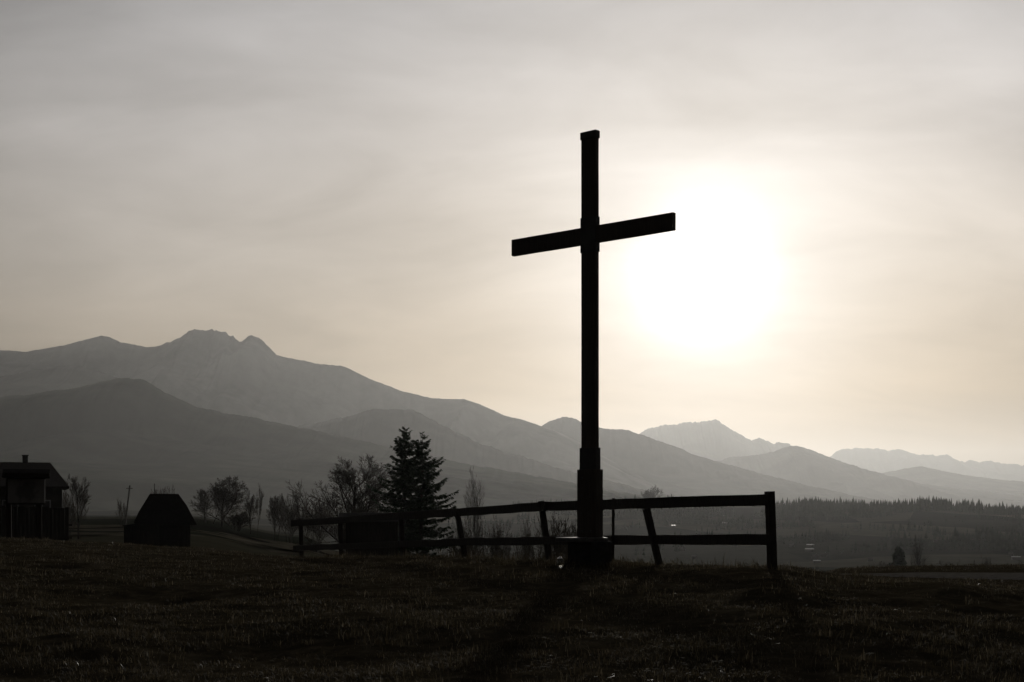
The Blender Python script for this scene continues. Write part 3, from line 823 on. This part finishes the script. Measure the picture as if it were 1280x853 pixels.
bare_tree('bare_shrub', 152, 165, 622, 14, 'tiny bare shrub beside the leaning pole', 24, stems=3, depth=3, tw=1.5, kids=(7, 5, 4), cat='shrub', twig=M_shrub)
bare_tree('bare_tree', 277, 215, 595, 66, 'broad round bare tree at the top of the field', 31, depth=4, kids=(18, 8, 6, 5), wide=1.15, fork=.12)
bare_tree('bare_tree', 262, 225, 608, 44, 'low bare tree against the broad round one', 36, depth=4, stems=2)
bare_tree('bare_tree', 313, 200, 609, 22, 'narrow bare tree right of the broad round one', 32, depth=4)
bare_tree('bare_tree', 322, 205, 604, 16, 'thin tall bare tree close against the narrow one', 33, depth=4, slim=.8)
bare_tree('bare_tree', 344, 190, 617, 30, 'bushy bare tree in the middle of the hedge row', 34, depth=4, stems=3)
bare_tree('bare_tree', 374, 180, 601, 26, 'tall slender bare tree at the end of the hedge row', 35, depth=4)
bare_tree('bare_shrub', 362, 185, 625, 36, 'bare shrub at the foot of the slender tree', 37, stems=8, depth=3, tw=1.5, kids=(7, 5, 4), cat='shrub', twig=M_shrub)
bare_tree('bare_shrub', 394, 150, 622, 44, 'bare shrub between the slender tree and the spreading one', 38, stems=8, depth=3, tw=1.5, kids=(7, 5, 4), cat='shrub', twig=M_shrub)
bare_tree('bare_shrub', 296, 205, 640, 40, 'low bare shrub under the hedge row trees', 39, stems=8, depth=3, tw=1.5, kids=(7, 5, 4), cat='shrub', twig=M_shrub)
bare_tree('bare_tree', 440, 112, 568, 128, 'large spreading bare tree left of the spruces', 47, depth=4, kids=(15, 8, 7, 6), wide=1.1, fork=.16, slim=1.2, tw=1.35)
bare_tree('bare_shrub', 446, 92, 629, 66, 'dense dark shrub above the fence below the large spreading tree', 48, stems=12, depth=3, tw=1.6, kids=(8, 6, 5), cat='shrub', twig=M_shrub)
bare_tree('birch_tree', 603, 72, 583, 58, 'slender young bare birch between spruces and cross', 53, bark=M_birch, depth=4, slim=.7, wide=.6, kids=(11, 5, 4, 3), fork=.25)
for i, (u, d, vt, s, lab) in enumerate([(584, 76, 652, 50, 'low brown shrub right of the spruces'), (622, 78, 646, 44, 'brown shrub at the foot of the birch'), (660, 70, 644, 40, 'rounded brown shrub left of the cross'), (694, 66, 641, 48, 'thicket of brown shoots close behind the cross base'), (716, 60, 652, 26, 'short brown shoots touching the cross base')]):
    bare_tree('bare_shrub', u, d, vt, s, lab, 60 + i, stems=9, depth=3, tw=1.5, kids=(7, 5, 4), cat='shrub', twig=M_shrub, bark=M_shrub)
bare_tree('bare_tree', 1146, 330, 668, 22, 'slim bare tree beside the little pine beyond the road', 71, depth=3, kids=(16, 5, 3), tw=2.3, slim=3, wide=.9, fork=.3)
for i, (u, d, vt, s, lab) in enumerate([(1229, 300, 694, 24, 'rounded shrub standing alone beyond the road'), (1178, 300, 701, 60, 'low hedge shrub beyond the road'), (1275, 260, 702, 40, 'low shrub beyond the road past the lone one'), (1100, 310, 702, 34, 'low shrub left of the little pine')]):
    bare_tree('bare_shrub', u, d, vt, s, lab, 80 + i, stems=9, depth=3, tw=2.6, kids=(7, 5, 4), cat='shrub', twig=M_shrub, bark=M_shrub)
bare_tree('bare_shrub', 812, 1990, 607, 30, 'small far tree clump on the ridge behind the cross', 91, stems=3, depth=4, cat='tree')

# ------------------------------------------------------------------ conifers
def spruce(name, u, d, vtop, width, label, seed, clear=.05, fluff=1.0, pine=False):
    rnd = random.Random(seed)
    p = ground_at(u, d)
    H = at(u, vtop, d).z - p.z; R = width * d / F / 2
    t = thing(name, p, label, 'tree')
    tb = Tubes(); bt = Tubes(); V = []; Q = []
    n = 10; prev = Vector((0, 0, -.2))
    for i in range(1, n + 1):
        f = i / n
        q = Vector((rnd.gauss(0, .012) * H * (1 - f), rnd.gauss(0, .012) * H * (1 - f), H * f))
        tb.add(prev, q, .018 * H * (1 - (i - 1) / n) + .01, .018 * H * (1 - f) + .008, 7); prev = q
    z = clear * H
    while z < H * .985:
        f = z / H
        nb = rnd.randint(4, 6)
        a0 = rnd.uniform(0, 6.28)
        shape = (1 - f) ** (.86 if not pine else .75) * (1 if f > .12 else .7 + f * 2.5)
        for b in range(nb):
            a = a0 + b * 6.283 / nb + rnd.uniform(-.35, .35)
            L = R * shape * rnd.uniform(.5, 1.2) + .1
            if rnd.random() < .16: L *= rnd.uniform(.4, .7)
            out_ = Vector((math.cos(a), math.sin(a), 0))
            sl_ = -.42 * (1 - f) + .30 * f + rnd.uniform(-.1, .1)
            segs = max(3, int(L / .28))
            q = Vector((0, 0, z + rnd.uniform(-.1, .1)))
            for s in range(segs):
                g_ = (s + 1) / segs
                dr = (out_ + Vector((0, 0, sl_ + .62 * g_ * g_))).normalized()
                q2 = q + dr * (L / segs)
                bt.add(q, q2, .022 * (1 - .7 * g_) * H / 8, .022 * (1 - .8 * g_) * H / 8, 3)
                # sprays of needles on both sides and hanging below
                side = Vector((-out_.y, out_.x, 0))
                for k in range(int(15 * fluff)):
                    sg = rnd.choice((-1, 1))
                    ln = (.20 + .20 * (1 - g_)) * min(1, L / 1.0) * rnd.uniform(.6, 1.3) * H / 9 * (2.4 if pine else 1)
                    dv = (out_ * rnd.uniform(.3, 1.0) + side * sg * rnd.uniform(.1, 1.0) + Vector((0, 0, rnd.uniform(-.75, .18)))).normalized()
                    b0 = q.lerp(q2, rnd.random())
                    nrm_ = dv.orthogonal().normalized()
                    nrm_ = Matrix.Rotation(rnd.uniform(0, 6.28), 3, dv) @ nrm_
                    wd = ln * rnd.uniform(.10, .20)
                    m_ = b0 + dv * ln * .5
                    i_ = len(V)
                    for vv_ in (b0, m_ + nrm_ * wd, b0 + dv * ln, m_ - nrm_ * wd): V.append(vv_[:])
                    Q.append((i_, i_ + 1, i_ + 2, i_ + 3))
                q = q2
        z += H * rnd.uniform(.026, .050) * (1.15 - .45 * f)
    tk = tb.build('trunk', M_bark, t)
    tag(bt.build('limbs', M_bark, tk), kind='stuff')
    tag(mesh_np('crown', V, Q, M_needle, t), kind='stuff')
    return t
spruce('spruce_tree', 506, 106, 531.5, 186, 'taller dark spruce of the pair behind the fence', 101)
spruce('spruce_tree', 528, 103, 539.5, 170, 'slightly shorter dark spruce, right of the pair behind the fence', 102)
spruce('pine_tree', 1123, 320, 682, 36, 'little dark pine standing beyond the road', 103, clear=.28, pine=True, fluff=1.6)

# ------------------------------------------------------------------ village houses far down in the valley
def ray_ground(u, v):
    d = np.geomspace(250, 2100, 900); x = (u - 640) / F * d
    z = terrain(x, d)
    row = HZ + (EYE - z) * F / d
    # the farthest place that shows at this row from the hill
    run = np.minimum.accumulate(row)
    i = np.where(run <= v)[0]
    i = i[0] if len(i) else len(d) - 1
    return float(x[i]), float(d[i]), float(z[i])
hrnd = random.Random(4)
protos = []
def village_proto(L, W, h, rh, mr):
    out_ = []
    bm = bmesh.new(); box(bm, (L, W, h + .6), (0, 0, h / 2 - .3)); out_.append(('wall', bm, M_plaster))
    bm = bmesh.new()
    pr = [(-W / 2 - .5, h - .1), (0, h + rh), (W / 2 + .5, h - .1), (0, h + rh - .3)]
    a = [bm.verts.new((-L / 2 - .5, y, z)) for y, z in pr]; b = [bm.verts.new((L / 2 + .5, y, z)) for y, z in pr]
    for j in range(4): bm.faces.new((a[j], a[(j + 1) % 4], b[(j + 1) % 4], b[j]))
    bm.faces.new(a[::-1]); bm.faces.new(b); bmesh.ops.recalc_face_normals(bm, faces=bm.faces[:])
    out_.append(('roof', bm, mr))
    t = thing('village_house', (0, 0, 0), 'tiny pale roofed house far down in the hazy valley', 'house', 0, 'village houses in the valley')
    for nme, bmm, m in out_: obj_bm(nme, bmm, m, t)
    bm = bmesh.new(); box(bm, (.6, .6, 1.4), (L * .2, W * .1, h + rh + .2)); obj_bm('chimney', bm, M_stone, t)
    return t
spots = [(855, 645), (860, 645), (866, 643.5), (874, 643.5), (881, 646), (904, 646), (841, 659), (933, 657), (969, 641), (973, 662), (1070, 664), (846, 683), (886, 682), (853, 689), (868, 698), (918, 684), (1013, 684), (1019, 699), (1030, 697), (1021, 704), (1088, 702), (766, 658), (1264, 695), (1270, 700), (1012, 690), (1169, 678), (905, 656), (990, 684)]
for i, (u, v) in enumerate(spots):
    x, y, z = ray_ground(u, v)
    if i < 3: t = village_proto(*[(9, 7, 3.2, .5, M_metalroof), (7, 6, 3, 2.0, M_roof), (10, 6, 3.2, 2.6, M_roof)][i]); protos.append(t)
    else:
        src = protos[hrnd.choice((0, 0, 1, 1, 2))]; t = src.copy(); COL.objects.link(t)
        for ch in src.children:
            c = ch.copy(); COL.objects.link(c); c.parent = t
    t.location = (x, y, z); t.rotation_euler = (0, 0, hrnd.uniform(-.5, .5)); s = hrnd.uniform(.38, .62); t.scale = (s, s, s)

# ------------------------------------------------------------------ grass
def grass_mat(name, k, rough, spec, trans):
    m = bpy.data.materials.new(name); m.use_nodes = True
    t = m.node_tree; b = t.nodes['Principled BSDF']
    b.inputs['Roughness'].default_value = rough; b.inputs['Specular IOR Level'].default_value = spec
    geo = t.nodes.new('ShaderNodeNewGeometry')
    r = t.nodes.new('ShaderNodeValToRGB'); e = r.color_ramp.elements
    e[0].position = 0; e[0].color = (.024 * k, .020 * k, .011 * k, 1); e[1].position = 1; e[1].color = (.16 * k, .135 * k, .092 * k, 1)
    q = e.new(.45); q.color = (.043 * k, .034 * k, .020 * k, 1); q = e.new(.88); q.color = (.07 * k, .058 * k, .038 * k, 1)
    t.links.new(geo.outputs['Random Per Island'], r.inputs[0])
    t.links.new(r.outputs[0], b.inputs['Base Color'])
    tr = t.nodes.new('ShaderNodeBsdfTranslucent'); t.links.new(r.outputs[0], tr.inputs['Color'])
    ms = t.nodes.new('ShaderNodeMixShader'); ms.inputs[0].default_value = trans
    t.links.new(b.outputs[0], ms.inputs[1]); t.links.new(tr.outputs[0], ms.inputs[2])
    t.links.new(ms.outputs[0], t.nodes['Material Output'].inputs['Surface'])
    return m
M_grass = grass_mat('withered_grass', 1.05, .7, .06, .4)
M_straw = grass_mat('dry_straw', 1.1, .45, .3, .4)
def grass(name, x, y, h, wd, label, bend=.6, lie=.5, m=None):
    n = len(x)
    z = terrain(x, y) - .006
    a = RNG.uniform(0, 2 * np.pi, n)
    ln = RNG.uniform(.1, 1.0, n) * lie
    dx, dy = np.cos(a), np.sin(a)
    sx, sy = -dy, dx
    V = np.zeros((n, 5, 3))
    for k, (f, wf) in enumerate(((0, 1), (.55, .75))):
        hh = h * f * (1 - .25 * ln)
        fx = h * ln * f * .6
        for j, s in enumerate((-1, 1)):
            V[:, k * 2 + j, 0] = x + dx * fx + s * sx * wd * wf * .5
            V[:, k * 2 + j, 1] = y + dy * fx + s * sy * wd * wf * .5
            V[:, k * 2 + j, 2] = z + hh
    V[:, 4, 0] = x + dx * h * ln * 1.25; V[:, 4, 1] = y + dy * h * ln * 1.25
    V[:, 4, 2] = z + h * np.clip(1 - bend * ln, .1, 1)
    b = np.arange(n)[:, None] * 5
    Fc = np.concatenate([b + np.array([[0, 1, 3]]), b + np.array([[0, 3, 2]]), b + np.array([[2, 3, 4]])], 0)
    o = mesh_np(name, V.reshape(-1, 3), Fc, m or M_grass)
    return tag(o, label, 'grass', kind='stuff')
def scatter(n, dlo, dhi, spread, pw=1.0):
    d = dlo * (dhi / dlo) ** (RNG.random(n) ** pw)
    x = RNG.uniform(-spread, spread, n) * d
    return x, d
x, y = scatter(330000, 8.5, 46, .46)
dn = fbm(x * 1.6, y * 1.3, 4, 33)
keep = (dn + .5 * fbm(x * .35, y * .4, 2, 39) > RNG.uniform(-.42, .36, len(x))) & (road_mask(x, y) < .3)
x, y, dn = x[keep], y[keep], dn[keep]
hh = RNG.uniform(.018, .055, len(x)) * (1 + 1.3 * np.clip(dn, -.4, .6))
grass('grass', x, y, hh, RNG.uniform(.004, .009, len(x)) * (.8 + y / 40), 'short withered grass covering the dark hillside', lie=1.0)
x, y = scatter(15000, 8.5, 44, .46)
dn = fbm(x * .9, y * .8, 3, 44)
keep = (dn > RNG.uniform(-.1, .5, len(x))) & (road_mask(x, y) < .1)
x, y = x[keep], y[keep]
grass('dry_straws', x, y, RNG.uniform(.03, .10, len(x)), RNG.uniform(.003, .006, len(x)) * (.8 + y / 40), 'scattered longer dry straws standing out of the short grass', lie=1.2, m=M_straw)
# denser tufts
tn = 1500; tb = 26
cx_, cy_ = scatter(tn, 9.5, 42, .46)
ok = (fbm(cx_ * .5, cy_ * .5, 2, 58) > -.12) & (road_mask(cx_, cy_) < .1)
cx_, cy_ = cx_[ok], cy_[ok]
# a ring of longer grass round the pedestal
ra_ = RNG.uniform(0, 6.283, 90); rr_ = RNG.uniform(.42, .75, 90)
cx_ = np.concatenate([cx_, CB.x + np.cos(ra_) * rr_]); cy_ = np.concatenate([cy_, CB.y + np.sin(ra_) * rr_])
ts = RNG.uniform(.04, .12, len(cx_))
x = np.repeat(cx_, tb) + RNG.normal(0, 1, len(cx_) * tb) * np.repeat(ts, tb); y = np.repeat(cy_, tb) + RNG.normal(0, 1, len(cx_) * tb) * np.repeat(ts, tb)
grass('grass_tufts', x, y, RNG.uniform(.05, .10, len(x)) * np.repeat(RNG.uniform(.6, 1.5, len(cx_)), tb), RNG.uniform(.004, .008, len(x)) * (.8 + y / 40), 'uneven darker tufts standing up in the short grass', bend=.35, lie=.7)
# taller weeds along the fence foot
tt = RNG.uniform(-.12, 1.05, 2600); side = RNG.normal(0, .32, 2600)
x = FA.x + (FB.x - FA.x) * tt + side * FDIR.y; y = FA.y + (FB.y - FA.y) * tt - side * FDIR.x
grass('fence_weeds', x, y, RNG.uniform(.06, .26, len(x)) * (.5 + .9 * np.clip(fbm(x * 1.1, y * 1.1, 2, 77) + .4, 0, 1)), RNG.uniform(.004, .008, len(x)), 'taller dry weeds along the foot of the fence', bend=.4, lie=.7)

# ------------------------------------------------------------------ haze
bm = bmesh.new(); box(bm, (59400, 59400, 1330), (0, 0, 1330 / 2 - 45))
Mh = bpy.data.materials.new('valley_haze'); Mh.use_nodes = True
ht = Mh.node_tree
ht.nodes.remove(ht.nodes['Principled BSDF'])
pv = ht.nodes.new('ShaderNodeVolumePrincipled')
pv.inputs['Color'].default_value = (.92, .93, .93, 1)
pv.inputs['Density'].default_value = 2.9e-5
pv.inputs['Anisotropy'].default_value = .6
ht.links.new(pv.outputs[0], ht.nodes['Material Output'].inputs['Volume'])
hzo = obj_bm('haze', bm, Mh)
tag(hzo, 'thin evening haze filling the valley before the mountains', 'haze', kind='stuff')
